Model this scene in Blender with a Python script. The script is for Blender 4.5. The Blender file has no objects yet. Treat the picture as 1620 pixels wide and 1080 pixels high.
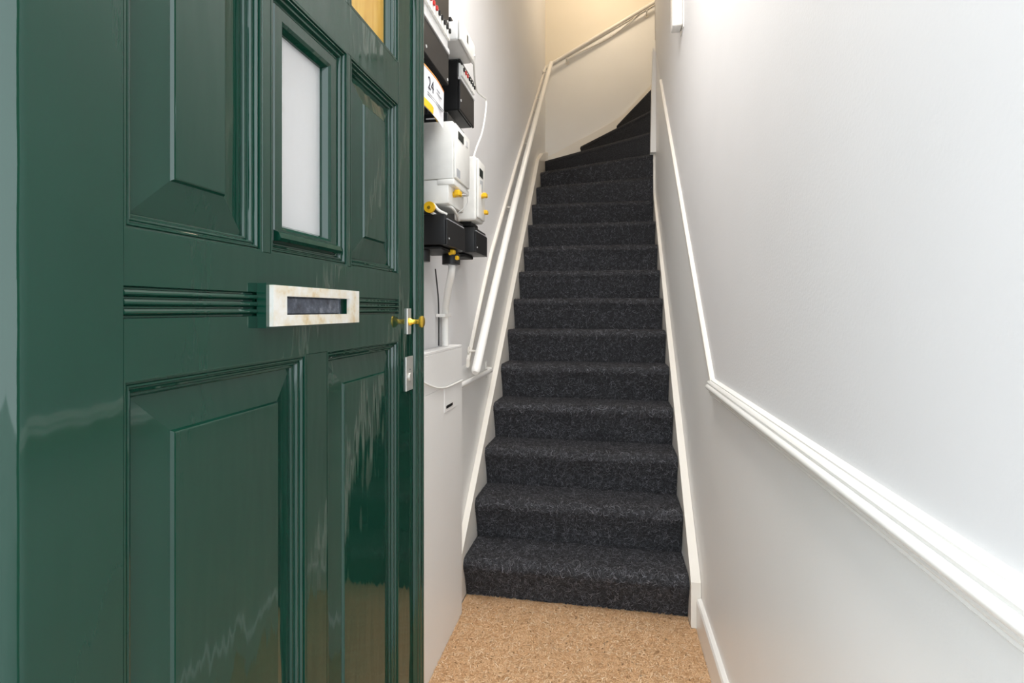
import bpy, bmesh, math, random
import numpy as np
from mathutils import Vector, Matrix

random.seed(7)
rng = np.random.default_rng(7)
scene = bpy.context.scene
C = scene.collection

# ------------------------------------------------------------------ camera
cam_data = bpy.data.cameras.new('camera')
cam_data.sensor_width = 36.0
cam_data.lens = 820.0 / 1620.0 * 36.0
cam_data.shift_y = -50.0 / 1620.0
cam_data.clip_start = 0.01
cam = bpy.data.objects.new('camera', cam_data)
cam.location = (0, 0, 1.15)
cam.rotation_euler = (math.radians(90), 0, math.atan(150 / 820))
C.objects.link(cam)
scene.camera = cam

# ------------------------------------------------------------------ sky and exposure
world = bpy.data.worlds.new('world')
scene.world = world
world.use_nodes = True
bg = world.node_tree.nodes['Background']
bg.inputs['Color'].default_value = (0.86, 0.94, 1.0, 1)     # even overcast sky
bg.inputs['Strength'].default_value = 2.55
vs = scene.view_settings
vs.view_transform = 'Standard'
vs.look = 'None'
vs.exposure = 0.68
vs.gamma = 1.0
vs.use_curve_mapping = False

# ------------------------------------------------------------------ materials
def srgb(r, g, b):
    def l(c):
        c /= 255.0
        return c / 12.92 if c <= 0.04045 else ((c + 0.055) / 1.055) ** 2.4
    return (l(r), l(g), l(b), 1)

class Mat:
    def __init__(self, name, col, rough=0.5, metal=0.0, coat=0.0, spec=0.5):
        self.m = bpy.data.materials.new(name)
        self.m.use_nodes = True
        self.t = self.m.node_tree
        self.n = self.t.nodes
        self.p = self.n['Principled BSDF']
        self.p.inputs['Base Color'].default_value = col
        self.p.inputs['Roughness'].default_value = rough
        self.p.inputs['Metallic'].default_value = metal
        self.p.inputs['Coat Weight'].default_value = coat
        self.p.inputs['Coat Roughness'].default_value = 0.04
        self.p.inputs['Specular IOR Level'].default_value = spec
        self.co = None
    def link(self, a, b):
        self.t.links.new(a, b)
    def coords(self, scale=(1, 1, 1)):
        g = self.n.new('ShaderNodeNewGeometry')
        mp = self.n.new('ShaderNodeMapping')
        mp.inputs['Scale'].default_value = scale
        self.link(g.outputs['Position'], mp.inputs['Vector'])
        return mp.outputs['Vector']
    def noise(self, scale, detail=3, rough=0.5, stretch=(1, 1, 1)):
        t = self.n.new('ShaderNodeTexNoise')
        t.inputs['Scale'].default_value = scale
        t.inputs['Detail'].default_value = detail
        t.inputs['Roughness'].default_value = rough
        self.link(self.coords(stretch), t.inputs['Vector'])
        return t.outputs['Fac']
    def bump(self, fac, strength, dist, normal=None):
        b = self.n.new('ShaderNodeBump')
        b.inputs['Strength'].default_value = strength
        b.inputs['Distance'].default_value = dist
        self.link(fac, b.inputs['Height'])
        if normal is not None:
            self.link(normal, b.inputs['Normal'])
        self.link(b.outputs['Normal'], self.p.inputs['Normal'])
        return b.outputs['Normal']
    def ramp(self, fac, stops, to='Base Color'):
        r = self.n.new('ShaderNodeValToRGB')
        e = r.color_ramp.elements
        while len(e) < len(stops):
            e.new(0.5)
        for i, (pos, c) in enumerate(stops):
            e[i].position = pos
            e[i].color = c if len(c) == 4 else (*c, 1)
        self.link(fac, r.inputs['Fac'])
        if to:
            self.link(r.outputs['Color'], self.p.inputs[to])
        return r.outputs['Color']

M = {}
def paint(name, a, b, rough, bump=0.15):
    m = Mat(name, a, rough)
    m.ramp(m.noise(2.2, 4), [(0.3, a), (0.7, b)])
    m.bump(m.noise(180, 3), bump, 0.002)
    M[name] = m.m
paint('wall_paint', srgb(226, 225, 225), srgb(222, 221, 221), 0.55)
paint('dado_paint_lightened', srgb(241, 240, 238), srgb(238, 237, 234), 0.38, 0.10)  # same paint as the wall, tone lightened for the weaker light below the rail
paint('landing_paint', srgb(236, 228, 212), srgb(232, 223, 206), 0.6)
paint('ceiling_paint', srgb(240, 240, 238), srgb(236, 236, 234), 0.7)
paint('trim_paint', srgb(244, 242, 238), srgb(240, 237, 231), 0.25, 0.06)
paint('cream_trim', srgb(242, 237, 228), srgb(238, 232, 222), 0.28, 0.06)
paint('casing_paint', srgb(242, 241, 239), srgb(239, 238, 236), 0.45, 0.1)
paint('facade', srgb(112, 84, 70), srgb(96, 72, 60), 0.85, 0.5)
paint('paving', srgb(186, 184, 182), srgb(172, 170, 168), 0.85, 0.6)

# glossy green door paint with brush waves
m = Mat('green_gloss', srgb(12, 52, 39), 0.05, 0, 0.0, 0.52)
m.ramp(m.noise(6, 3), [(0.3, srgb(11, 50, 38)), (0.7, srgb(14, 54, 41))])
n1 = m.bump(m.noise(9, 2, 0.5, (3, 3, 0.6)), 0.06, 0.02)
m.bump(m.noise(120, 3, 0.6, (3, 3, 0.25)), 0.02, 0.0012, n1)
M['green'] = m.m

def plain(name, col, rough=0.4, metal=0.0, bump=0.0, spec=0.5):
    m = Mat(name, col, rough, metal, 0, spec)
    m.ramp(m.noise(25, 3), [(0.25, tuple(c * 0.94 for c in col[:3])), (0.75, tuple(min(1, c * 1.04) for c in col[:3]))])
    if bump:
        m.bump(m.noise(400, 2), bump, 0.001)
    M[name] = m.m
plain('black_plastic', srgb(27, 27, 28), 0.42, 0, 0.1, 0.35)
plain('black_deep', srgb(14, 14, 15), 0.5, 0, 0, 0.3)
plain('white_plastic', srgb(240, 239, 234), 0.35)
plain('offwhite_plastic', srgb(230, 230, 228), 0.4)
plain('grey_plastic', srgb(176, 178, 182), 0.4)
plain('yellow_plastic', srgb(240, 190, 30), 0.4)
plain('red_plastic', srgb(190, 40, 38), 0.4)
plain('brass', srgb(232, 192, 70), 0.25, 0.8)
plain('steel', srgb(205, 202, 196), 0.35, 0.7)
plain('dark_steel', srgb(92, 96, 106), 0.5, 0.3, 0.3)
plain('display', srgb(60, 64, 60), 0.15)
plain('white_cable', srgb(238, 237, 232), 0.45)
plain('dark_cable', srgb(45, 44, 44), 0.5)
plain('ink', srgb(50, 50, 62), 0.6)
plain('paper_yellow', srgb(250, 205, 30), 0.6)
plain('paper_orange', srgb(240, 160, 80), 0.6)
plain('seal_clear', srgb(245, 205, 70), 0.3)
plain('light_grey', srgb(214, 214, 214), 0.4)

m = Mat('paper_white', srgb(240, 240, 244), 0.6)
M['paper_white'] = m.m

# worn letter plate: brass showing through weathered cream metal
m = Mat('worn_plate', srgb(225, 218, 200), 0.3, 0.35)
m.ramp(m.noise(38, 4, 0.6), [(0.40, srgb(240, 237, 230)), (0.58, srgb(232, 222, 202)), (0.72, srgb(214, 188, 136))])
m.bump(m.noise(90, 3), 0.3, 0.001)
M['worn_plate'] = m.m

m = Mat('dull_lead', srgb(92, 98, 110), 0.42, 0.4)
m.ramp(m.noise(45, 5, 0.65), [(0.3, srgb(58, 60, 66)), (0.52, srgb(98, 104, 118)), (0.72, srgb(165, 170, 180))])
m.bump(m.noise(70, 4), 0.5, 0.002)
M['dull_lead'] = m.m

# frosted pane and amber pane
m = Mat('frosted_glass', (0.97, 0.97, 0.97, 1), 0.28)
m.p.inputs['Transmission Weight'].default_value = 0.55
m.bump(m.noise(30, 3, 0.5, (1, 1, 0.2)), 0.25, 0.004)
M['frosted_glass'] = m.m
m = Mat('amber_glass', srgb(232, 186, 82), 0.25)
m.ramp(m.noise(14, 3, 0.5, (4, 4, 0.4)), [(0.3, srgb(214, 160, 62)), (0.7, srgb(242, 202, 104))])
m.p.inputs['Transmission Weight'].default_value = 0.35
M['amber_glass'] = m.m

# carpets
def carpet(name, lo, mid, hi, bumpd):
    m = Mat(name, mid, 0.95, 0, 0, 0.1)
    wv = m.n.new('ShaderNodeTexVoronoi')
    wv.feature = 'DISTANCE_TO_EDGE'
    wv.inputs['Scale'].default_value = 150
    nz = m.n.new('ShaderNodeTexNoise'); nz.inputs['Scale'].default_value = 90
    co = m.coords()
    m.link(co, nz.inputs['Vector'])
    mx = m.n.new('ShaderNodeMix'); mx.data_type = 'VECTOR'; mx.inputs[0].default_value = 0.02
    m.link(co, mx.inputs[4]); m.link(nz.outputs['Color'], mx.inputs[5])
    m.link(mx.outputs[1], wv.inputs['Vector'])
    fine = m.noise(320, 4, 0.7)
    ad = m.n.new('ShaderNodeMath'); ad.operation = 'MULTIPLY_ADD'
    m.link(wv.outputs['Distance'], ad.inputs[0]); ad.inputs[1].default_value = 0.9
    m.link(fine, ad.inputs[2])
    m.ramp(ad.outputs[0], [(0.35, lo), (0.55, mid), (0.85, hi)])
    m.bump(ad.outputs[0], 0.8, bumpd)
    M[name] = m.m
carpet('charcoal_carpet', srgb(34, 34, 35), srgb(56, 56, 58), srgb(80, 80, 83), 0.004)
carpet('coir', srgb(182, 138, 96), srgb(220, 176, 132), srgb(236, 202, 164), 0.004)

def fibre(name, stops):
    m = Mat(name, stops[1][1], 0.8, 0, 0, 0.2)
    g = m.n.new('ShaderNodeNewGeometry')
    m.ramp(g.outputs['Random Per Island'], stops)
    M[name] = m.m
fibre('charcoal_fibre', [(0.0, srgb(44, 44, 46)), (0.6, srgb(78, 78, 82)), (0.88, srgb(102, 102, 107)), (1.0, srgb(134, 134, 140))])
fibre('coir_fibre', [(0.0, srgb(192, 146, 102)), (0.5, srgb(224, 182, 138)), (0.85, srgb(236, 202, 162)), (1.0, srgb(244, 220, 188))])

m = Mat('lamp_glass', (1, 0.9, 0.7, 1), 0.4)
m.p.inputs['Emission Color'].default_value = (1, 0.80, 0.52, 1)
m.p.inputs['Emission Strength'].default_value = 1.0
M['lamp_warm'] = m.m
m = Mat('fill_diffuser_glass', (1, 1, 1, 1), 0.4)  # glow of the added hall fill light
m.p.inputs['Emission Color'].default_value = (1, 0.95, 0.88, 1)
m.p.inputs['Emission Strength'].default_value = 1.0
M['fill_diffuser'] = m.m

# ------------------------------------------------------------------ helpers
def root(name, loc, label, cat, group=None, kind=None):
    o = bpy.data.objects.new(name, None)
    o.empty_display_size = 0.05
    o.location = loc
    C.objects.link(o)
    tag(o, label, cat, group, kind)
    return o

def tag(o, label=None, cat=None, group=None, kind=None):
    if label: o['label'] = label
    if cat: o['category'] = cat
    if group: o['group'] = group
    if kind: o['kind'] = kind
    return o

def origin_of(parent):
    v = Vector((0, 0, 0))
    while parent:
        v += Vector(parent.location)
        parent = parent.parent
    return v

def obj(name, bm, mat, parent=None, smooth=False, angle=35):
    """link a bmesh given in world coordinates as one mesh object"""
    if parent:
        off = origin_of(parent)
        bmesh.ops.translate(bm, verts=bm.verts, vec=-off)
    bmesh.ops.recalc_face_normals(bm, faces=bm.faces)
    me = bpy.data.meshes.new(name)
    bm.to_mesh(me); bm.free()
    if smooth:
        me.polygons.foreach_set('use_smooth', [True] * len(me.polygons))
        try:
            me.set_sharp_from_angle(angle=math.radians(angle))
        except Exception:
            pass
    me.materials.append(M[mat])
    o = bpy.data.objects.new(name, me)
    C.objects.link(o)
    if parent:
        o.parent = parent
    return o

def bx(x0, x1, y0, y1, z0, z1, bev=0.0, seg=2, bm=None):
    b = bmesh.new()
    v = [b.verts.new((x, y, z)) for x in (x0, x1) for y in (y0, y1) for z in (z0, z1)]
    for f in ((0, 1, 3, 2), (4, 6, 7, 5), (0, 4, 5, 1), (2, 3, 7, 6), (0, 2, 6, 4), (1, 5, 7, 3)):
        b.faces.new([v[i] for i in f])
    bmesh.ops.recalc_face_normals(b, faces=b.faces)
    if bev:
        bmesh.ops.bevel(b, geom=list(b.edges), offset=bev, segments=seg, affect='EDGES', profile=0.5)
    if bm is None:
        return b
    merge(bm, b)
    return bm

def merge(dst, src):
    me = bpy.data.meshes.new('tmp')
    src.to_mesh(me); src.free()
    dst.from_mesh(me)
    bpy.data.meshes.remove(me)
    return dst

def prism(poly, axis, a, b, bm=None):
    """extrude a 2D polygon. axis 'Z': poly (x,y); 'Y': poly (x,z); 'X': poly (y,z)"""
    t = bmesh.new()
    def P(p, h):
        if axis == 'Z': return (p[0], p[1], h)
        if axis == 'Y': return (p[0], h, p[1])
        return (h, p[0], p[1])
    A = [t.verts.new(P(p, a)) for p in poly]
    B = [t.verts.new(P(p, b)) for p in poly]
    n = len(poly)
    for i in range(n):
        t.faces.new((A[i], A[(i + 1) % n], B[(i + 1) % n], B[i]))
    t.faces.new(A[::-1]); t.faces.new(B)
    bmesh.ops.recalc_face_normals(t, faces=t.faces)
    return t if bm is None else merge(bm, t)

def tube(pts, r, seg=12, bm=None, cap=True, radii=None):
    t = bmesh.new()
    pts = [Vector(p) for p in pts]
    rings = []
    up = None
    for i, p in enumerate(pts):
        if i == 0: d = pts[1] - pts[0]
        elif i == len(pts) - 1: d = pts[-1] - pts[-2]
        else: d = (pts[i + 1] - pts[i]).normalized() + (pts[i] - pts[i - 1]).normalized()
        d.normalize()
        if up is None:
            up = Vector((0, 0, 1)) if abs(d.z) < 0.9 else Vector((1, 0, 0))
        u = d.cross(up)
        if u.length < 1e-5:
            u = d.cross(Vector((0, 1, 0)))
        u.normalize(); w = u.cross(d).normalized(); up = w
        rr = radii[i] if radii else r
        rings.append([t.verts.new(p + rr * (math.cos(a) * u + math.sin(a) * w)) for a in [2 * math.pi * k / seg for k in range(seg)]])
    for a, b in zip(rings, rings[1:]):
        for k in range(seg):
            t.faces.new((a[k], a[(k + 1) % seg], b[(k + 1) % seg], b[k]))
    if cap:
        t.faces.new(rings[0][::-1]); t.faces.new(rings[-1])
    return t if bm is None else merge(bm, t)

def smooth_path(pts, n=6):
    """Catmull-Rom through the points"""
    P = [Vector(p) for p in pts]
    P = [P[0] * 2 - P[1]] + P + [P[-1] * 2 - P[-2]]
    out = []
    for i in range(1, len(P) - 2):
        for k in range(n):
            t = k / n
            a, b, c, d = P[i - 1], P[i], P[i + 1], P[i + 2]
            out.append(0.5 * ((2 * b) + (c - a) * t + (2 * a - 5 * b + 4 * c - d) * t * t + (3 * b - a - 3 * c + d) * t ** 3))
    out.append(P[-2])
    return out

def frame_x(x, y0, y1, z0, z1, prof, cap=False):
    """rings of a mitred frame on a plane facing +X; prof = (inset, height)"""
    t = bmesh.new(); rings = []
    for i, h in prof:
        rings.append([t.verts.new((x + h, y, z)) for y, z in ((y0 + i, z0 + i), (y1 - i, z0 + i), (y1 - i, z1 - i), (y0 + i, z1 - i))])
    for a, b in zip(rings, rings[1:]):
        for k in range(4):
            t.faces.new((a[k], a[(k + 1) % 4], b[(k + 1) % 4], b[k]))
    if cap:
        t.faces.new(rings[-1])
    return t

def wl(y):                      # plan line of the left wall, it leans in slightly
    return -0.615 + 0.0135 * y
XR = 0.335                      # right wall plane

# ------------------------------------------------------------------ the shell
def slab_yz(poly, xf, thick):
    """wall slab: polygon in (y,z), front face at xf(y), running outward by thick"""
    t = bmesh.new()
    A = [t.verts.new((xf(y), y, z)) for y, z in poly]
    B = [t.verts.new((xf(y) + thick, y, z)) for y, z in poly]
    n = len(poly)
    for i in range(n):
        t.faces.new((A[i], A[(i + 1) % n], B[(i + 1) % n], B[i]))
    t.faces.new(A); t.faces.new(B[::-1])
    return t

YB = 4.70                       # back wall
fl = obj('floor', bx(-0.75, 0.5, 0.13, 2.1, -0.12, -0.012), 'paving')
tag(fl, 'solid hallway floor under the coir matting', 'floor', kind='structure')
gr = obj('ground', bx(-6, 6, -8, 0.13, -0.16, -0.06), 'paving')
tag(gr, 'grey paving outside the front door', 'pavement', kind='structure')

# left wall: upper white part, lower dado part with its sloping top line
wlo = obj('wall_left', slab_yz([(0.28, 0.90), (2.13, 0.92), (2.35, 1.19), (2.56, 1.43), (3.28, 2.10), (4.70, 3.35), (4.70, 4.65), (0.28, 4.65)], wl, -0.12), 'wall_paint')
tag(wlo, 'white plastered left wall carrying the meters and handrail', 'wall', kind='structure')
obj('dado', slab_yz([(0.28, -0.1), (4.70, -0.1), (4.70, 3.35), (3.28, 2.10), (2.56, 1.43), (2.35, 1.19), (2.13, 0.92), (0.28, 0.90)], wl, -0.12), 'dado_paint_lightened', wlo)

wr = obj('wall_right', slab_yz([(0.28, 0.90), (1.745, 0.90), (3.76, 2.98), (3.76, 4.65), (0.28, 4.65)], lambda y: XR, 0.12), 'wall_paint')
tag(wr, 'smooth white right wall above and below the chair rail', 'wall', kind='structure')
obj('dado', slab_yz([(0.28, -0.1), (3.76, -0.1), (3.76, 2.98), (1.745, 0.90), (0.28, 0.90)], lambda y: XR, 0.12), 'dado_paint_lightened', wr)

bw = obj('wall_back', prism([(-0.75, 3.27), (0.9, 4.095), (1.6, 4.445), (1.6, 4.65), (-0.75, 4.65)], 'Y', YB, YB + 0.12), 'landing_paint')
tag(bw, 'cream wall behind the turning stairs at the top', 'wall', kind='structure')
obj('dado', prism([(-0.75, -0.1), (1.6, -0.1), (1.6, 4.445), (0.9, 4.095), (-0.75, 3.27)], 'Y', YB, YB + 0.12), 'dado_paint_lightened', bw)

ws = obj('wall_landing', bx(XR + 0.121, 1.6, 3.64, 3.76, -0.1, 4.65), 'landing_paint')
tag(ws, 'wall on the near side of the upper stairs, out of sight', 'wall', kind='structure')
we = obj('wall_end', bx(1.6, 1.7, 3.64, 4.82, -0.1, 4.65), 'landing_paint')
tag(we, 'wall closing the upper stairs on the right, out of sight', 'wall', kind='structure')

c1 = obj('ceiling', bx(-0.75, XR + 0.12, 0.28, 2.35, 3.05, 3.15), 'ceiling_paint')
tag(c1, 'white ceiling over the entrance, above the frame', 'ceiling', kind='structure')
c2 = obj('ceiling_stairwell', bx(-0.75, 1.7, 2.25, 4.82, 4.65, 4.75), 'ceiling_paint')
tag(c2, 'white ceiling high over the stairwell', 'ceiling', kind='structure')
bh = obj('wall_bulkhead', bx(-0.75, XR + 0.12, 2.25, 2.35, 3.151, 4.649), 'ceiling_paint')
tag(bh, 'white bulkhead where the stairwell opens upward', 'wall', kind='structure')

fb = bmesh.new()
bx(-3.0, -0.47, 0.13, 0.28, -0.1, 3.3, bm=fb); bx(XR + 0.02, 3.0, 0.13, 0.28, -0.1, 3.3, bm=fb); bx(-0.47, XR + 0.02, 0.13, 0.28, 2.42, 3.3, bm=fb)
wf = obj('wall_front', fb, 'facade')
tag(wf, 'front wall of the house around the entrance', 'wall', kind='structure')

# baseboard on the right, ends at the stair string
bbp = [(XR, -0.01), (XR - 0.017, -0.01), (XR - 0.017, 0.100), (XR - 0.013, 0.108), (XR - 0.004, 0.112), (XR, 0.112)]
bb = obj('baseboard_right', prism(bbp, 'Y', 0.30, 1.957), 'trim_paint')
tag(bb, 'plain white baseboard along the right wall by the mat', 'baseboard', kind='structure')

# chair rail on the right wall: moulded level run and a slim sloping run
rp = [(0.0, 0.0), (0.008, 0.0), (0.011, 0.003), (0.010, 0.007), (0.013, 0.009), (0.015, 0.012), (0.014, 0.016), (0.020, 0.020), (0.025, 0.025),
      (0.026, 0.030), (0.023, 0.035), (0.018, 0.037), (0.018, 0.039), (0.020, 0.043), (0.018, 0.047), (0.012, 0.050), (0.012, 0.053), (0.005, 0.056), (0.0, 0.057)]
rpoly = [(XR - p, 0.876 + h) for p, h in rp]
t1 = obj('trim_1', prism(rpoly, 'Y', 0.30, 1.742), 'trim_paint', smooth=True, angle=50)
tag(t1, 'moulded white chair rail running level and then up the right wall', 'chair rail', kind='structure')
sr = bmesh.new()
prof = [(0.0, 0.0), (0.009, 0.0), (0.014, 0.006), (0.014, 0.03), (0.009, 0.036), (0.0, 0.036)]
def sweep_slope(bm, prof, pts, sgn, xf):
    rings = []
    for y, z in pts:
        rings.append([bm.verts.new((xf(y) + sgn * p, y, z + h)) for p, h in prof])
    n = len(prof)
    for a, b in zip(rings, rings[1:]):
        for k in range(n):
            bm.faces.new((a[k], a[(k + 1) % n], b[(k + 1) % n], b[k]))
    bm.faces.new(rings[0]); bm.faces.new(rings[-1][::-1])
    return bm
sweep_slope(sr, prof, [(1.725, 0.897), (3.33, 2.545)], -1, lambda y: XR)
obj('sloping_rail', sr, 'cream_trim', t1)

sl = sweep_slope(bmesh.new(), prof, [(2.13, 0.905), (2.35, 1.175), (2.56, 1.415), (3.28, 2.085), (4.69, 3.335)], 1, wl)
t2 = obj('trim_2', sl, 'cream_trim')
tag(t2, 'slim cream rail sloping up the left wall behind the handrail', 'trim', kind='structure')
t3 = bmesh.new()
A = (-0.55, 3.335); B = (1.55, 4.39)
prism([(A[0], A[1]), (B[0], B[1]), (B[0], B[1] + 0.022), (A[0], A[1] + 0.022)], 'Y', YB - 0.012, YB, t3)
t3o = obj('trim_3', t3, 'cream_trim')
tag(t3o, 'thin cream ledge sloping across the back wall under the upper rail', 'trim', kind='structure')

# ------------------------------------------------------------------ coir mat
def ribbons(P, N, length, width, segs=3, curl=1.6, lift=0.003):
    """curly flat fibres at points P with surface normals N -> verts, quads (numpy)"""
    n = len(P)
    a = np.where(np.abs(N[:, 2:3]) > 0.7, np.array([[1., 0, 0]]), np.array([[0., 0, 1.]]))
    U = np.cross(N, a); U /= np.linalg.norm(U, axis=1, keepdims=True)
    V = np.cross(N, U)
    th = rng.uniform(0, 2 * np.pi, n); cu = rng.normal(0, curl, n)
    L = length * rng.uniform(0.6, 1.4, n)
    pos = P.copy(); verts = []
    for k in range(segs + 1):
        d = np.cos(th)[:, None] * U + np.sin(th)[:, None] * V
        s = np.cross(N, d)
        h = lift * math.sin(math.pi * k / segs) + 0.0006
        w = width * (0.35 if k in (0, segs) else 0.5)
        c = pos + N * h
        verts += [c - s * w, c + s * w]
        pos = pos + d * (L / segs)[:, None]
        th = th + cu / segs * 2
    V3 = np.stack(verts, 1).reshape(-1, 3)
    base = (np.arange(n) * (2 * (segs + 1)))[:, None]
    q = np.concatenate([base + np.array([[2 * k, 2 * k + 1, 2 * k + 3, 2 * k + 2]]) for k in range(segs)], 0)
    return V3, q

def fibre_obj(name, V3, q, mat, parent):
    off = np.array(origin_of(parent)) if parent else np.zeros(3)
    me = bpy.data.meshes.new(name)
    me.vertices.add(len(V3)); me.vertices.foreach_set('co', (V3 - off).astype(np.float32).ravel())
    me.loops.add(q.size); me.loops.foreach_set('vertex_index', q.astype(np.int32).ravel())
    me.polygons.add(len(q)); me.polygons.foreach_set('loop_start', np.arange(0, q.size, 4, dtype=np.int32))
    me.update(calc_edges=True); me.validate()
    me.materials.append(M[mat])
    o = bpy.data.objects.new(name, me); C.objects.link(o)
    if parent: o.parent = parent
    o['kind'] = 'stuff'
    return o

mat_poly = [(-0.541, 0.30), (XR - 0.018, 0.30), (XR - 0.018, 1.959), (0.297, 1.959), (0.297, 2.03), (-0.558, 2.03), (-0.558, 1.944), (-0.58, 1.944), (-0.58, 1.907), (-0.541, 1.907)]
mo = root('coir_mat', (-0.12, 1.1, -0.012), 'tan coir mat filling the hall floor before the first stair', 'mat')
obj('mat_base', prism(mat_poly, 'Z', -0.012, 0.0), 'coir', mo)
n = 17000
P = np.stack([rng.uniform(-0.54, XR - 0.02, n), rng.uniform(0.9, 2.03, n), np.zeros(n)], 1)
V3, q = ribbons(P, np.tile([[0., 0, 1.]], (n, 1)), 0.018, 0.0024, 3, 1.5, 0.0025)
fibre_obj('mat_fibres', V3, q, 'coir_fibre', mo)

# ------------------------------------------------------------------ staircase
G, RISE, R1 = 0.1734, 0.1753, 0.1619
def sxl(y): return -0.5897 + 0.0148 * y
def sxr(y): return 0.2759 + 0.0115 * y
nose = []                                  # per step: left end, right end, height
for k in range(11):
    y = 1.9878 + k * G
    nose.append(((sxl(y), y), (sxr(y), y), R1 + k * RISE))
wind = [((-0.532, 3.935), (0.319, 3.770)), ((-0.531, 4.165), (0.320, 3.808)), ((-0.536, 4.46), (0.312, 3.866)),
        ((-0.235, 4.665), (0.312, 3.915)), ((0.085, 4.675), (0.325, 3.94)), ((0.43, 4.685), (0.37, 3.95)),
        ((0.66, 4.685), (0.66, 3.78)), ((0.85, 4.685), (0.85, 3.78))]
for k, (a, b) in enumerate(wind):
    nose.append((a, b, R1 + (11 + k) * RISE))
NOS = 0.047
def riser_line(i):
    (l, r, z) = nose[i]
    if i < 11:
        return (l[0], l[1] + NOS), (r[0], r[1] + NOS)
    d = Vector((r[0] - l[0], r[1] - l[1])).normalized()
    nrm = Vector((-d.y, d.x)) * 0.03
    return (l[0] + nrm.x, l[1] + nrm.y), (r[0] + nrm.x, r[1] + nrm.y)

st = root('staircase', (-0.12, 2.0, 0), 'steep straight staircase in charcoal carpet turning right at the top', 'staircase')
SEG = 14
for i in range(len(nose)):
    l, r, z = nose[i]
    z0 = nose[i - 1][2] if i else 0.0
    rl, rr = riser_line(i)
    if i + 1 < len(nose):
        nl, nr = riser_line(i + 1)
    else:
        nl, nr = (1.598, l[1]), (1.598, r[1])
    R = 0.027 if i < 6 else 0.023
    # profile as (blend riser->nose, blend nose->next riser, height)
    prof = [('r', 0.0, z0 - (0.01 if i else 0.0)), ('r', 0.22, z0 + 0.25 * (z - z0)), ('r', 0.50, z0 + 0.5 * (z - z0)), ('r', 0.78, z - 2.0 * R)]
    for a in (-40, -20, 0, 25, 50, 72):
        prof.append(('n', R * (1 - math.cos(math.radians(a))), z - R + R * math.sin(math.radians(a))))
    prof += [('n', R * 1.3, z), ('t', 0.5, z), ('t', 1.0, z - 0.001), ('t', 1.0, z0 - (0.01 if i else 0.0))]
    def pt(kind, v, L, Rl, NL):
        L, Rl, NL = Vector(L), Vector(Rl), Vector(NL)
        if kind == 'r':
            return Rl.lerp(L, v)
        d = (NL - L)
        if d.length < 1e-6: return L
        if kind == 'n':
            u = (Rl - L).normalized()
            return L + u * min(v, d.length * 0.9)
        return L.lerp(NL, v)
    bm = bmesh.new()
    rows = []
    for kind, v, h in prof:
        pl = pt(kind, v, l, rl, nl); pr_ = pt(kind, v, r, rr, nr)
        row = []
        for s in range(SEG + 1):
            f = s / SEG
            p = pl.lerp(pr_, f)
            wob = 0.0012 * math.sin(f * 9 + i * 2.1 + h * 40) if 0 < s < SEG else 0
            row.append(bm.verts.new((p.x, p.y + wob, h + (0.6 * wob if kind != 'r' else 0))))
        rows.append(row)
    for a, b in zip(rows, rows[1:]):
        for s in range(SEG):
            bm.faces.new((a[s], a[s + 1], b[s + 1], b[s]))
    m_ = len(rows)
    bm.faces.new([rows[k][0] for k in range(m_)][::-1])
    bm.faces.new([rows[k][SEG] for k in range(m_)])
    for s in range(SEG):
        bm.faces.new((rows[-1][s], rows[-1][s + 1], rows[0][s + 1], rows[0][s]))
    quads = []
    for a, b in zip(rows[:12], rows[1:13]):
        quads.append([np.array(v.co) for v in (a[0], a[SEG], b[SEG], b[0])])
    so = obj('step', bm, 'charcoal_carpet', st, smooth=True, angle=50)
    if i < 13:
        n = int(10500 if i < 4 else 6500 if i < 9 else 4200)
        areas = np.array([np.linalg.norm(np.cross(q_[1] - q_[0], q_[3] - q_[0])) for q_ in quads])
        areas[0] *= 1
        pick = rng.choice(len(quads), n, p=areas / areas.sum())
        Q = np.array(quads)[pick]
        u = rng.uniform(0.012, 0.988, (n, 1)); v = rng.uniform(0, 1, (n, 1))
        P = (Q[:, 0] * (1 - u) + Q[:, 1] * u) * (1 - v) + (Q[:, 3] * (1 - u) + Q[:, 2] * u) * v
        Nn = np.cross(Q[:, 1] - Q[:, 0], Q[:, 3] - Q[:, 0])
        Nn /= np.linalg.norm(Nn, axis=1, keepdims=True)
        keep = P[:, 2] > z0 + 0.004
        V3, q4 = ribbons(P[keep], Nn[keep], 0.020, 0.0018, 3, 1.9, 0.0026)
        fibre_obj('carpet_pile', V3, q4, 'charcoal_fibre', so)

def string_board(name, inner, outer, y_front, pts, parent):
    bm = bmesh.new()
    A = [bm.verts.new((inner(y), y, z)) for y, z in pts]
    B = [bm.verts.new((outer(y), y, z)) for y, z in pts]
    n = len(pts)
    for k in range(n):
        bm.faces.new((A[k], A[(k + 1) % n], B[(k + 1) % n], B[k]))
    bm.faces.new(A); bm.faces.new(B[::-1])
    return obj(name, bm, 'cream_trim', parent)
def sline(y): return R1 + 0.035 + (y - 1.9878) * RISE / G
lo = [(1.945, 0.0005), (1.945, 0.165), (1.99, sline(1.99))]
for k in range(1, 8):
    y = 1.99 + k * (3.85 - 1.99) / 7
    lo.append((y, sline(y)))
lo += [(4.10, 2.345), (4.35, 2.47), (4.66, 2.57), (4.66, 2.0), (2.3, 0.0005)]
string_board('stringer', lambda y: sxl(y) - 0.001, lambda y: wl(y) + 0.001, 1.94, lo, st)
ro = [(1.96, 0.0005), (1.96, 0.165), (2.0, sline(2.0))]
for k in range(1, 8):
    y = 2.0 + k * (3.74 - 2.0) / 7
    ro.append((y, sline(y) + 0.0 * k))
ro += [(3.758, 2.6), (3.758, 1.6), (2.3, 0.0005)]
string_board('stringer', lambda y: sxr(y) + 0.001, lambda y: XR - 0.001, 1.95, ro, st)
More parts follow.
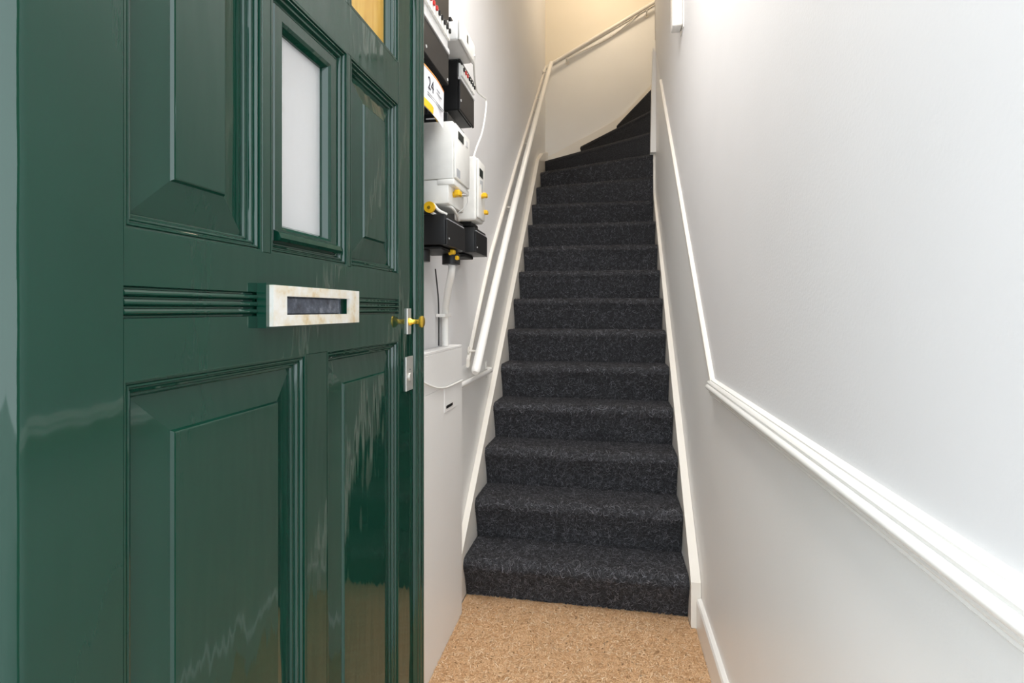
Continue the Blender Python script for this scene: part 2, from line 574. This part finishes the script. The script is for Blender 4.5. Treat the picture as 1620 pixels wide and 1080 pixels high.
# back wall string, stepping up with the winders
bs = [(-0.553, 2.40), (-0.553, 2.525), (-0.42, 2.585), (-0.291, 2.65), (-0.1, 2.74), (0.072, 2.83), (0.14, 2.875), (0.365, 3.10), (0.42, 3.17), (0.42, 2.40)]
obj('stringer', prism(bs, 'Y', YB - 0.018, YB - 0.001), 'cream_trim', st)
# newel where the flight turns
nw = bmesh.new()
pz = [(0.297, 2.24), (0.334, 2.24), (0.334, 2.93), (0.312, 2.96)]
prism(pz, 'Y', 3.70, 3.76, nw)
obj('newel', nw, 'trim_paint', st)

# cream strip painting the warm light on the right wall's end edge
tb = obj('lit_edge_strip', bx(XR - 0.004, XR + 0.02, 3.76, 3.768, 3.05, 4.64), 'cream_trim')
tag(tb, 'cream strip painting the warm light on the right wall end edge, upstairs', 'trim', kind='structure')

# ------------------------------------------------------------------ handrails
def bracket(p_rail, p_wall, parent, mat='cream_trim'):
    bm = bmesh.new()
    a = Vector(p_rail); b = Vector(p_wall)
    tube([a, a + Vector((0, 0, -0.02)), b], 0.006, 8, bm)
    n = (b - a); n.z = 0; n.normalize()
    tube([b - n * 0.001, b - n * 0.006], 0.019, 14, bm)
    obj('bracket', bm, mat, parent, True)

h0 = Vector((-0.525, 2.04, 0.894)); h1 = Vector((-0.487, 4.60, 3.345))
hr = root('handrail', h0, 'round white handrail climbing the left wall beside the carpeted stairs', 'handrail')
d = (h1 - h0).normalized()
def hrp(f):
    p = h0.lerp(h1, f)
    p.x -= 0.055 * f * (1 - f)
    return p
hb = tube([h0, h0 + d * 0.006, h0 + d * 0.014] + [hrp(k / 10) for k in range(1, 11)], 0.019, 18, radii=[0.012, 0.017] + [0.019] * 11)
obj('rail', hb, 'trim_paint', hr, True)
for f in (0.045, 0.36, 0.585, 0.735, 0.80, 0.965):
    p = hrp(f)
    bracket(p + Vector((-0.012, 0, -0.012)), (wl(p.y) + 0.001, p.y, p.z - 0.03), hr)

g0 = Vector((-0.487, 4.635, 3.355)); g1 = Vector((0.55, 4.635, 3.885))
hr2 = root('handrail', g0, 'slim cream upper handrail sloping across the back wall', 'handrail')
obj('rail', tube([g0, g1], 0.0155, 14), 'cream_trim', hr2, True)
for f in (0.13, 0.80):
    p = g0.lerp(g1, f)
    bracket(p + Vector((0, 0.008, -0.012)), (p.x, YB - 0.001, p.z - 0.045), hr2)

cb = smooth_path([(-0.36, 4.69, 3.41), (-0.2, 4.688, 3.475), (-0.03, 4.688, 3.54), (0.08, 4.688, 3.60), (0.2, 4.688, 3.69), (0.30, 4.688, 3.775)], 5)
tag(obj('cable', tube(cb, 0.004, 6), 'cream_trim', None, True), 'thin cream cable sagging along the back wall below the upper handrail', 'cable')

pp = root('pipe', (-0.565, 2.1, 0.85), 'short white horizontal pipe on the left wall below the handrail end', 'pipe')
obj('tube', tube([(wl(1.95) + 0.018, 1.95, 0.85), (wl(2.5) + 0.018, 2.50, 0.852)], 0.011, 12), 'dado_paint_lightened', pp, True)
cl = bmesh.new()
yq = 2.46
bx(wl(yq) + 0.001, wl(yq) + 0.006, yq - 0.008, yq + 0.008, 0.82, 0.90, 0.001, 1, cl)
bx(wl(yq) + 0.006, wl(yq) + 0.034, yq - 0.006, yq + 0.006, 0.862, 0.872, 0.001, 1, cl)
obj('clip', cl, 'trim_paint', pp)

# ------------------------------------------------------------------ front door
DX = -0.42
DT = 0.042
dr = root('door_1', (DX - DT, 0.295, 0.02), 'glossy dark green panelled front door standing open on the left', 'door', kind='structure')
def rounded(x0, x1, y0, y1, rad, n=5):
    out = [(x0, y0)]
    for k in range(n + 1):
        a = math.radians(-90 + 90 * k / n)
        out.append((x1 - rad + rad * math.cos(a), y0 + rad + rad * math.sin(a)))
    out += [(x1, y1), (x0, y1)]
    return out
obj('stile', prism(rounded(DX - DT, DX, 0.296, 0.3885, 0.016, 7), 'Z', 0.02, 2.22), 'green', dr, True, 30)
obj('stile', bx(DX - DT, DX, 1.0045, 1.112, 0.02, 2.22, 0.001, 1), 'green', dr)
def rail(z0, z1, y0=0.389, y1=1.004, x=DX):
    obj('rail', bx(DX - DT, x, y0, y1, z0, z1, 0.0008, 1), 'green', dr)
rail(0.02, 0.24); rail(1.573, 1.655); rail(2.12, 2.22)
# middle rail with its reeded band
zs = [1.1695, 1.1610, 1.1522, 1.1437]
poly = [(DX - DT, 1.087), (DX, 1.087)]
for k in range(3, -1, -1):
    z = zs[k]
    poly += [(DX, z - 0.0016), (DX - 0.004, z - 0.0006), (DX - 0.004, z + 0.0008), (DX - 0.0005, z + 0.0022)]
    if k:
        zn = zs[k - 1]
        poly += [(DX + 0.0010, z + 0.0035), (DX + 0.0010, zn - 0.0035)]
poly += [(DX, 1.2215), (DX - DT, 1.2215)]
obj('rail', prism(poly, 'Y', 0.389, 1.004), 'green', dr)
for y0, y1, z0, z1 in ((0.6725, 0.7275, 0.24, 1.087), (0.5765, 0.5925, 1.2215, 1.573), (0.7915, 0.8015, 1.2215, 1.573), (0.5765, 0.5925, 1.655, 2.12), (0.7915, 0.8015, 1.655, 2.12)):
    obj('mullion', bx(DX - DT, DX, y0, y1, z0, z1, 0.0008, 1), 'green', dr)
mould = [(0.0, -0.002), (0.0, 0.0), (0.0016, 0.0), (0.0028, -0.0006), (0.0032, -0.0032), (0.0042, -0.0034), (0.0052, -0.0022), (0.0068, -0.0020), (0.0080, -0.0036),
         (0.0084, -0.0062), (0.0094, -0.0064), (0.0106, -0.0056), (0.0124, -0.0064), (0.0136, -0.0090), (0.0140, -0.0108), (0.0152, -0.0106), (0.0166, -0.0112), (0.0180, -0.0135), (0.0185, -0.018)]
def panel(y0, y1, z0, z1, bev=0.040):
    obj('moulding', frame_x(DX, y0, y1, z0, z1, mould), 'green', dr, True, 40)
    i = 0.012
    pf = [(i, -0.034), (i, -0.0150), (0.0185, -0.0148), (0.0185 + bev - 0.0018, -0.0072), (0.0185 + bev, -0.0040), (0.0185 + bev + 0.0012, -0.0032)]
    pb = frame_x(DX, y0, y1, z0, z1, pf, True)
    obj('panel', pb, 'green', dr)
panel(0.389, 0.576, 1.2215, 1.573)
panel(0.802, 1.004, 1.2215, 1.573)
panel(0.389, 0.672, 0.24, 1.087)
panel(0.728, 1.004, 0.24, 1.087)
def window(y0, y1, z0, z1, glass, sill):
    obj('moulding', frame_x(DX, y0, y1, z0, z1, mould), 'green', dr, True, 40)
    sash = [(0.012, -0.034), (0.012, -0.0125), (0.0185, -0.0125), (0.021, -0.009), (0.036, -0.009), (0.040, -0.012), (0.044, -0.020), (0.044, -0.034)]
    if not sill:
        sash = [(0.012, -0.034), (0.012, -0.0125), (0.017, -0.011), (0.020, -0.020), (0.020, -0.034)]
    s = obj('sash', frame_x(DX, y0, y1, z0, z1, sash), 'green', dr)
    k = 0.042 if sill else 0.018
    obj('glass_pane', bx(DX - 0.030, DX - 0.024, y0 + k, y1 - k, z0 + k, z1 - k), glass, dr)
    if sill:
        b = prism([(DX - 0.010, z0 + 0.019), (DX - 0.002, z0 + 0.019), (DX + 0.001, z0 + 0.023), (DX - 0.002, z0 + 0.030), (DX - 0.010, z0 + 0.034)], 'Y', y0 + 0.019, y1 - 0.019)
        obj('weather_bar', b, 'green', s)
window(0.593, 0.791, 1.2215, 1.573, 'frosted_glass', True)
window(0.389, 0.576, 1.655, 2.12, 'frosted_glass', False)
window(0.593, 0.791, 1.655, 2.12, 'frosted_glass', False)
window(0.802, 1.004, 1.655, 2.12, 'amber_glass', False)
# meeting strip on the lock edge
ap = [(DX - DT, 1.1125), (DX - DT, 1.1205), (DX + 0.010, 1.1205), (DX + 0.013, 1.118), (DX + 0.014, 1.114), (DX + 0.013, 1.110), (DX + 0.0105, 1.108),
      (DX + 0.0125, 1.105), (DX + 0.0135, 1.101), (DX + 0.0125, 1.097), (DX + 0.0095, 1.095), (DX + 0.0105, 1.091), (DX + 0.009, 1.086), (DX + 0.006, 1.083), (DX + 0.0005, 1.082), (DX + 0.0005, 1.1125)]
obj('edge_strip', prism(ap, 'Z', 0.03, 2.22), 'green', dr, True, 40)

# letter plate on a green block
lb = bmesh.new()
for a in ((0.567, 0.601, 1.1275, 1.183), (0.766, 0.803, 1.1275, 1.183), (0.601, 0.766, 1.1275, 1.1435), (0.601, 0.766, 1.1675, 1.183)):
    bx(DX - 0.001, DX + 0.012, *a, bm=lb)
bmesh.ops.remove_doubles(lb, verts=lb.verts, dist=1e-5)
obj('letterbox_block', lb, 'green', dr)
lp = bmesh.new()
X0, X1 = DX + 0.012, DX + 0.0175
oy0, oy1, oz0, oz1 = 0.573, 0.797, 1.1295, 1.1808
iy0, iy1, iz0, iz1 = 0.601, 0.766, 1.1435, 1.1675
for a in ((oy0, iy0, oz0, oz1), (iy1, oy1, oz0, oz1), (iy0, iy1, oz0, iz0), (iy0, iy1, iz1, oz1)):
    bx(X0, X1, *a, bm=lp)
bmesh.ops.remove_doubles(lp, verts=lp.verts, dist=1e-5)
lpo = obj('letter_plate', lp, 'worn_plate', dr)
lpo['label'] = 'worn brass letter plate'
fp = bmesh.new()
bx(DX + 0.0035, DX + 0.0055, iy0 + 0.001, iy1 - 0.012, iz0 + 0.001, iz1 - 0.0015, 0.0006, 1, fp)
bx(DX + 0.0005, DX + 0.0015, iy0, iy1, iz0, iz1, bm=fp)
flo = obj('flap', fp, 'dull_lead', lpo)

# pull knob and lock plate
obj('knob_plate', bx(DX, DX + 0.004, 1.043, 1.064, 1.098, 1.153, 0.001, 2), 'steel', dr)
kc = (1.054, 1.1245)
obj('knob', tube([(DX + 0.004, *kc), (DX + 0.007, *kc), (DX + 0.010, *kc), (DX + 0.020, *kc), (DX + 0.026, *kc), (DX + 0.029, *kc), (DX + 0.033, *kc), (DX + 0.035, *kc)],
                 0.01, 24, radii=[0.0085, 0.0085, 0.0055, 0.005, 0.0065, 0.0125, 0.0130, 0.0105]), 'brass', dr, True, 50)
lk = obj('lock_plate', bx(DX, DX + 0.003, 1.038, 1.0775, 0.977, 1.050, 0.001, 2), 'steel', dr)
kh = bmesh.new()
for dz, r_ in ((1.022, 0.0016), (1.010, 0.0016)):
    tube([(DX + 0.0028, 1.059, dz), (DX + 0.0034, 1.059, dz)], r_, 10, kh)
obj('keyhole', kh, 'black_deep', lk)
tube_lock = tube([(DX + 0.003, 1.059, 1.006), (DX + 0.006, 1.059, 1.006)], 0.009, 20)
obj('lock_cylinder', tube_lock, 'steel', lk, True)
# inside knob, hidden behind the door
obj('inner_handle', tube([(DX - DT, 1.06, 1.12), (DX - DT - 0.03, 1.06, 1.12), (DX - DT - 0.04, 1.06, 1.12)], 0.01, 14, radii=[0.008, 0.008, 0.014]), 'brass', dr, True)

# ------------------------------------------------------------------ boxed casing under the meters
cs = root('pipe_casing', (-0.56, 1.5, 0), 'low white boxed casing on the left wall below the meters', 'casing')
obj('casing_top', bx(-0.5885, -0.542, 1.16, 1.905, 1.0095, 1.0185, 0.0015, 1), 'casing_paint', cs)
obj('casing_panel', bx(-0.5885, -0.542, 1.16, 1.905, 0.888, 1.009, 0.0012, 1), 'casing_paint', cs)
obj('casing_panel', bx(-0.5885, -0.542, 1.16, 1.905, -0.005, 0.887, 0.0012, 1), 'casing_paint', cs)
pl = obj('slot_plate', bx(-0.542, -0.5395, 1.685, 1.83, 0.80, 0.882, 0.001, 1), 'casing_paint', cs)
obj('slot', bx(-0.5395, -0.5388, 1.70, 1.775, 0.812, 0.8215), 'black_deep', pl)
cab = smooth_path([(-0.538, 1.42, 0.955), (-0.538, 1.50, 0.925), (-0.538, 1.60, 0.899), (-0.538, 1.70, 0.886), (-0.538, 1.80, 0.884), (-0.538, 1.90, 0.884)], 5)
tag(obj('cable', tube(cab, 0.003, 6), 'white_cable', None, True), 'thin white cable drooping across the front of the boxed casing', 'cable')

# ------------------------------------------------------------------ meters and fuse boards
def seal(parent, x, y, z, s=1.0):
    bm = bmesh.new()
    tube([(x, y, z), (x + 0.006 * s, y, z)], 0.006 * s, 12, bm)
    bx(x + 0.004 * s, x + 0.016 * s, y - 0.010 * s, y + 0.010 * s, z - 0.004 * s, z + 0.008 * s, 0.002 * s, 1, bm)
    obj('seal', bm, 'yellow_plastic', parent)

def screw(parent, x, y, z, r=0.004, mat='light_grey'):
    obj('screw', tube([(x, y, z), (x + 0.0015, y, z)], r, 12), mat, parent)

# backing boards
b1 = root('meter_board', (-0.585, 1.30, 1.35), 'black backing board behind the nearer fuse board and meter', 'backing board')
obj('board', bx(-0.593, -0.560, 1.16, 1.60, 1.44, 2.25, 0.002, 1), 'black_deep', b1)
lt = bmesh.new()
for a in ((1.555, 1.590, 1.800, 1.804), (1.555, 1.559, 1.757, 1.80), (1.586, 1.590, 1.757, 1.80)):
    bx(-0.560, -0.556, *a, bm=lt)
obj('latch', lt, 'black_plastic', b1)
b2 = root('meter_board', (-0.585, 1.72, 1.35), 'black backing board behind the farther fuse board, by the bare wall', 'backing board')
obj('board', bx(-0.5893, -0.560, 1.62, 1.875, 1.45, 1.975, 0.002, 1), 'black_deep', b2)

# nearer fuse board
XF = -0.462
f1 = root('fuse_board', (-0.56, 1.32, 1.81), 'nearer black fuse board with white breaker row behind the door edge', 'fuse board')
obj('housing', bx(-0.560, XF - 0.012, 1.17, 1.478, 1.815, 2.20, 0.003, 1), 'black_plastic', f1)
lc = obj('lower_cover', bx(XF - 0.012, XF, 1.17, 1.480, 1.815, 1.906, 0.002, 1), 'black_plastic', f1)
screw(lc, XF, 1.285, 1.835); screw(lc, XF, 1.468, 1.828)
obj('cover_lip', bx(XF - 0.012, XF + 0.003, 1.17, 1.481, 1.9065, 1.921, 0.001, 1), 'light_grey', f1)
obj('breaker_strip', bx(XF - 0.012, XF - 0.002, 1.17, 1.478, 1.922, 1.985, 0.001, 1), 'offwhite_plastic', f1)
for k in range(12):
    y = 1.195 + k * 0.0235
    bk = obj('breaker', bx(XF - 0.002, XF + 0.006, y, y + 0.0205, 1.945, 1.978, 0.0008, 1), 'white_plastic', f1)
    obj('toggle', bx(XF + 0.006, XF + 0.012, y + 0.006, y + 0.0145, 1.962, 1.974, 0.001, 1), 'red_plastic' if k in (4, 5, 6) else 'black_plastic', bk)
obj('upper_cover', bx(XF - 0.012, XF + 0.001, 1.17, 1.480, 1.986, 2.072, 0.002, 1), 'black_plastic', f1)
screw(f1, XF + 0.001, 1.466, 1.998, 0.003)
obj('cover_lip', bx(XF - 0.012, XF + 0.004, 1.17, 1.481, 2.073, 2.088, 0.001, 1), 'light_grey', f1)
obj('top_cover', bx(XF - 0.012, XF + 0.001, 1.17, 1.480, 2.089, 2.20, 0.002, 1), 'grey_plastic', f1)

# farther fuse board
XG = -0.472
f2 = root('fuse_board', (-0.56, 1.73, 1.80), 'farther black fuse board with white breaker row beside the bare wall', 'fuse board')
obj('housing', bx(-0.560, XG - 0.008, 1.640, 1.815, 1.806, 1.972, 0.003, 1), 'black_plastic', f2)
lc = obj('lower_cover', bx(XG - 0.008, XG, 1.638, 1.819, 1.806, 1.905, 0.002, 1), 'black_plastic', f2)
screw(lc, XG, 1.646, 1.838)
obj('cover_lip', bx(XG - 0.008, XG + 0.003, 1.638, 1.819, 1.9055, 1.914, 0.001, 1), 'light_grey', f2)
obj('breaker_strip', bx(XG - 0.008, XG - 0.002, 1.645, 1.814, 1.9145, 1.962, 0.001, 1), 'offwhite_plastic', f2)
for k in range(7):
    y = 1.650 + k * 0.0232
    bk = obj('breaker', bx(XG - 0.002, XG + 0.005, y, y + 0.0205, 1.922, 1.957, 0.0008, 1), 'white_plastic', f2)
    obj('toggle', bx(XG + 0.005, XG + 0.010, y + 0.006, y + 0.0145, 1.938, 1.950, 0.001, 1), 'red_plastic' if k in (1, 2) else 'black_plastic', bk)
obj('upper_cover', bx(XG - 0.008, XG, 1.640, 1.817, 1.963, 1.973, 0.002, 1), 'black_plastic', f2)

# small white device between the boards
wd = root('junction_box', (-0.52, 1.61, 1.99), 'small white plastic box fixed between the two black fuse boards', 'junction box')
obj('box', bx(-0.560, -0.447, 1.528, 1.69, 1.976, 2.036, 0.007, 3), 'offwhite_plastic', wd, True)
obj('cover', bx(-0.447, -0.436, 1.526, 1.692, 1.974, 2.038, 0.005, 3), 'white_plastic', wd, True)
obj('lens', bx(-0.436, -0.4352, 1.590, 1.605, 1.998, 2.022), 'display', wd)
obj('jack', bx(-0.545, -0.470, 1.530, 1.550, 2.0365, 2.050, 0.002, 1), 'black_plastic', wd)
wire = smooth_path([(-0.51, 1.54, 2.049), (-0.51, 1.535, 2.09), (-0.52, 1.515, 2.115), (-0.535, 1.49, 2.105)], 5)
tag(obj('cable', tube(wire, 0.0022, 6), 'dark_cable', None, True), 'thin dark looped wire above the small white box', 'cable')

# leaflet
lf = root('leaflet', (-0.50, 1.36, 1.70), 'curled white leaflet with yellow corner tucked above the large meter', 'leaflet')
def sheet(y0, y1, z0f, z1f, xoff=0.0, nseg=10):
    b = bmesh.new(); rows = []
    for k in range(nseg + 1):
        f = k / nseg; y = y0 + (y1 - y0) * f
        x = -0.463 + xoff + 0.006 * math.sin(f * 2.6) - 0.016 * max(0, f - 0.6) ** 1.2
        rows.append([b.verts.new((x, y, z0f(f))), b.verts.new((x, y + 0.004, z1f(f)))])
    for a, c in zip(rows, rows[1:]):
        b.faces.new((a[0], c[0], c[1], a[1]))
    r_ = bmesh.ops.extrude_face_region(b, geom=list(b.faces))
    bmesh.ops.translate(b, verts=[v for v in r_['geom'] if isinstance(v, bmesh.types.BMVert)], vec=(-0.0012, 0, 0))
    return b
obj('sheet', sheet(1.20, 1.440, lambda f: 1.672, lambda f: 1.778 + 0.004 * f), 'paper_white', lf)
obj('yellow_band', sheet(1.20, 1.385, lambda f: 1.6722, lambda f: 1.693 - 0.018 * max(0, f - 0.6), 0.0009), 'paper_yellow', lf)
obj('orange_edge', sheet(1.20, 1.440, lambda f: 1.775 + 0.004 * f, lambda f: 1.7785 + 0.004 * f, 0.0009), 'paper_orange', lf)
def text_mesh(s, size, mat, parent, loc, rot):
    cu = bpy.data.curves.new('lettering', 'FONT'); cu.body = s; cu.size = size; cu.extrude = 0.0002
    to = bpy.data.objects.new('tmp_text', cu); C.objects.link(to)
    dg = bpy.context.evaluated_depsgraph_get()
    me = bpy.data.meshes.new_from_object(to.evaluated_get(dg))
    bpy.data.objects.remove(to)
    me.transform(Matrix.Translation(Vector(loc)) @ rot.to_4x4())
    me.transform(Matrix.Translation(-origin_of(parent)))
    me.materials.clear(); me.materials.append(M[mat])
    o = bpy.data.objects.new('lettering', me); C.objects.link(o); o.parent = parent
    return o
ROTX = Matrix(((0, 0, 1), (1, 0, 0), (0, 1, 0)))        # text lies in YZ, reads from +X
text_mesh('24', 0.046, 'ink', lf, (-0.4565, 1.285, 1.728), ROTX)
ln = bmesh.new()
for z, a, b in ((1.752, 1.355, 1.385), (1.742, 1.355, 1.40), (1.716, 1.285, 1.42), (1.710, 1.285, 1.41)):
    bx(-0.4592, -0.4569, a, b, z, z + 0.0022, bm=ln)
obj('print_lines', ln, 'grey_plastic', lf)

# cable tray block above the meter
tr = root('cable_block', (-0.52, 1.56, 1.72), 'black cable entry block on top of the large white meter', 'cable block')
obj('body', bx(-0.560, -0.475, 1.515, 1.70, 1.722, 1.752, 0.003, 1), 'black_plastic', tr)
obj('label_strip', bx(-0.545, -0.515, 1.5142, 1.515, 1.732, 1.736), 'light_grey', tr)

# large meter
XM = -0.450
m1 = root('electricity_meter', (-0.56, 1.57, 1.46), 'larger white electricity meter next to the door edge', 'meter')
obj('body', bx(-0.560, XM, 1.484, 1.656, 1.541, 1.713, 0.004, 2), 'white_plastic', m1, True)
fr = obj('front_cover', bx(XM, XM + 0.007, 1.490, 1.650, 1.545, 1.708, 0.003, 2), 'white_plastic', m1, True)
obj('display', bx(XM + 0.007, XM + 0.008, 1.515, 1.575, 1.668, 1.692), 'display', fr)
obj('button', bx(XM + 0.007, XM + 0.0085, 1.60, 1.625, 1.672, 1.690, 0.0005, 1), 'light_grey', fr)
obj('info_plate', bx(XM + 0.007, XM + 0.0078, 1.500, 1.535, 1.551, 1.575), 'grey_plastic', fr)
obj('terminal_cover', bx(-0.560, XM - 0.014, 1.486, 1.654, 1.468, 1.540, 0.005, 2), 'white_plastic', m1, True)
tc = obj('terminal_lid', bx(-0.50, XM + 0.003, 1.484, 1.656, 1.523, 1.5405, 0.003, 2), 'white_plastic', m1, True)
seal(m1, XM - 0.014, 1.535, 1.504, 1.5)
cv = smooth_path([(XM - 0.01, 1.545, 1.500), (XM + 0.01, 1.59, 1.515), (XM + 0.005, 1.62, 1.49), (XM - 0.03, 1.60, 1.45)], 5)
obj('seal_wire', tube(cv, 0.0012, 5), 'light_grey', m1, True)

# second meter
XN = -0.478
m2 = root('electricity_meter', (-0.56, 1.92, 1.48), 'smaller white meter farther along the wall with yellow seals', 'meter')
obj('body', bx(-0.588, XN, 1.868, 1.985, 1.484, 1.722, 0.008, 3), 'white_plastic', m2, True)
fr = obj('front_cover', bx(XN, XN + 0.008, 1.872, 1.981, 1.494, 1.715, 0.005, 3), 'white_plastic', m2, True)
obj('display', bx(XN + 0.008, XN + 0.009, 1.892, 1.945, 1.652, 1.683), 'display', fr)
obj('button', bx(XN + 0.008, XN + 0.0095, 1.90, 1.915, 1.625, 1.64, 0.0005, 1), 'grey_plastic', fr)
obj('info_plate', bx(XN + 0.008, XN + 0.0088, 1.922, 1.94, 1.60, 1.642), 'grey_plastic', fr)
seal(m2, XN + 0.007, 1.925, 1.583, 1.4)
seal(m2, XN + 0.0, 1.975, 1.528, 1.3)

# main fuse boxes
def fuse_box(loc, label, x0, x1, y0, y1, z0, z1, seals):
    r_ = root('main_fuse_box', loc, label, 'fuse box')
    obj('body', bx(x0, x1 - 0.006, y0, y1, z0, z1, 0.004, 2), 'black_plastic', r_, True)
    c_ = obj('front_cover', bx(x1 - 0.006, x1, y0 - 0.001, y1 + 0.001, z0, z1 - 0.016, 0.002, 2), 'black_plastic', r_)
    obj('cover_lip', bx(x1 - 0.006, x1 - 0.001, y0 + 0.01, y1 - 0.01, z1 - 0.0155, z1 - 0.0125), 'grey_plastic', c_)
    screw(c_, x1, y0 + 0.018, z0 + 0.02, 0.003)
    for y, z in seals:
        seal(r_, x1 - 0.03, y, z, 1.2)
    return r_
fb1 = fuse_box((-0.56, 1.58, 1.34), 'nearer black main fuse box hanging under the large white meter', -0.585, -0.468, 1.485, 1.685, 1.345, 1.437, ((1.60, 1.333), (1.645, 1.318)))
obj('latch', bx(-0.575, -0.545, 1.4825, 1.4848, 1.352, 1.368, 0.002, 1), 'black_deep', fb1)
obj('base_plate', bx(-0.588, -0.49, 1.49, 1.69, 1.3335, 1.341, 0.002, 1), 'black_deep', fb1)
obj('gland', tube([(-0.508, 1.655, 1.333), (-0.508, 1.655, 1.300)], 0.03, 16), 'black_plastic', fb1, True, 50)
obj('gland', tube([(-0.555, 1.52, 1.333), (-0.555, 1.52, 1.298)], 0.02, 16), 'black_plastic', fb1, True, 50)
fb2 = fuse_box((-0.56, 1.98, 1.36), 'farther small black fuse box under the second white meter', -0.5865, -0.482, 1.887, 2.070, 1.366, 1.462, ())
obj('gland', bx(-0.57, -0.50, 1.89, 1.99, 1.463, 1.482, 0.004, 1), 'black_deep', fb2)
obj('base_plate', bx(-0.587, -0.53, 1.90, 2.03, 1.352, 1.3655, 0.003, 1), 'black_deep', fb2)

# seal hanging next to the door edge and the white leads between meter and fuse box
sk = root('seal_tag', (-0.50, 1.40, 1.44), 'round yellow seal hanging by the door edge beside the leads', 'seal')
obj('disc', tube([(-0.513, 1.452, 1.452), (-0.513, 1.463, 1.452)], 0.0165, 20), 'yellow_plastic', sk, True, 40)
obj('hub', tube([(-0.513, 1.449, 1.450), (-0.513, 1.452, 1.450)], 0.005, 12), 'brass', sk, True, 40)
for k, pts in enumerate((
        [(-0.52, 1.52, 1.470), (-0.505, 1.475, 1.462), (-0.49, 1.470, 1.445), (-0.475, 1.50, 1.438)],
        [(-0.49, 1.53, 1.470), (-0.465, 1.52, 1.462), (-0.462, 1.56, 1.450), (-0.475, 1.63, 1.441)],
        [(-0.535, 1.50, 1.470), (-0.52, 1.465, 1.456), (-0.515, 1.468, 1.442), (-0.51, 1.50, 1.438)])):
    lab = ('white lead nearest the meter front, looping down to the black fuse box',
           'long white lead curving along the top edge of the black fuse box',
           'short white lead looping beside the yellow seal by the door edge')[k]
    tag(obj('cable', tube(smooth_path(pts, 5), 0.0042, 8), 'white_cable', None, True), lab, 'cable', 'white meter leads')

# white plastic conduit from the fuse box to the casing, with dark wire beside it
cp = [(-0.508, 1.665, 1.30), (-0.512, 1.67, 1.27), (-0.54, 1.72, 1.21), (-0.566, 1.775, 1.15), (-0.572, 1.79, 1.10), (-0.572, 1.79, 1.02)]
cd = root('conduit', (-0.572, 1.79, 1.02), 'bent white conduit pipe running from the fuse box down to the casing', 'conduit')
obj('pipe', tube(smooth_path(cp, 5), 0.0125, 12), 'trim_paint', cd, True)
obj('clip', bx(-0.590, -0.556, 1.740, 1.815, 1.125, 1.136, 0.001, 1), 'trim_paint', cd)
dk = [(-0.578, 1.70, 1.29), (-0.58, 1.735, 1.20), (-0.581, 1.745, 1.14), (-0.581, 1.745, 1.024)]
tag(obj('cable', tube(smooth_path(dk, 5), 0.0025, 6), 'dark_cable', None, True), 'thin dark wire running down beside the white conduit', 'cable')

wc = smooth_path([(-0.436, 1.68, 2.0), (-0.46, 1.77, 2.0), (-0.49, 1.92, 1.99), (-0.505, 2.08, 2.03), (-0.505, 2.15, 2.04), (-0.503, 2.12, 1.96), (-0.502, 2.06, 1.87), (-0.505, 1.985, 1.79), (-0.51, 1.94, 1.724)], 6)
tag(obj('cable', tube(wc, 0.0035, 8), 'white_cable', None, True), 'white cable hanging on bare wall from the small box to the second meter', 'cable')

# white fitting high on the right wall
wb = root('wall_fitting', (XR, 2.45, 2.37), 'white box fitting high on the right wall at the top of the frame', 'fitting')
obj('body', bx(XR - 0.048, XR - 0.003, 2.40, 2.47, 2.415, 2.72, 0.008, 3), 'trim_paint', wb, True)
obj('wall_plate', bx(XR - 0.003, XR, 2.39, 2.48, 2.402, 2.74), 'trim_paint', wb)

# ------------------------------------------------------------------ lamps (above the frame): stairwell globe, added hall fill
def globe(name, label, loc, r, mat, power, col, ztop):
    g = root(name, loc, label, 'lamp')
    b = bmesh.new()
    bmesh.ops.create_uvsphere(b, u_segments=20, v_segments=12, radius=r, matrix=Matrix.Translation(Vector(loc)))
    obj('globe', b, mat, g, True)
    obj('stem', tube([(loc[0], loc[1], loc[2] + r * 0.95), (loc[0], loc[1], ztop)], 0.008, 8), 'steel', g)
    ld = bpy.data.lights.new('lamp_light', 'POINT'); ld.energy = power; ld.color = col; ld.shadow_soft_size = r * 1.05
    lo_ = bpy.data.objects.new('lamp_light', ld); C.objects.link(lo_)
    lo_.parent = g; lo_.location = (0, 0, -r * 1.3)
globe('ceiling_lamp', 'globe lamp on the stairwell ceiling, above the frame', (0.05, 4.0, 4.30), 0.10, 'lamp_warm', 13, (1, 0.82, 0.60), 4.65)
fl_ = root('fill_light', (-0.12, 1.2, 3.02), 'added fill light, a long flush panel on the entrance ceiling, unseen', 'lamp')  # unseen light, added to brighten the hall and lower stairs
obj('diffuser', bx(-0.27, 0.03, 0.55, 1.85, 3.015, 3.049, 0.008, 2), 'fill_diffuser', fl_, True)
ld = bpy.data.lights.new('lamp_light', 'AREA'); ld.shape = 'RECTANGLE'; ld.size = 0.28; ld.size_y = 1.25
ld.energy = 19; ld.color = (1, 0.98, 0.955)
lo_ = bpy.data.objects.new('lamp_light', ld); C.objects.link(lo_); lo_.parent = fl_; lo_.location = (0, 0, -0.008)
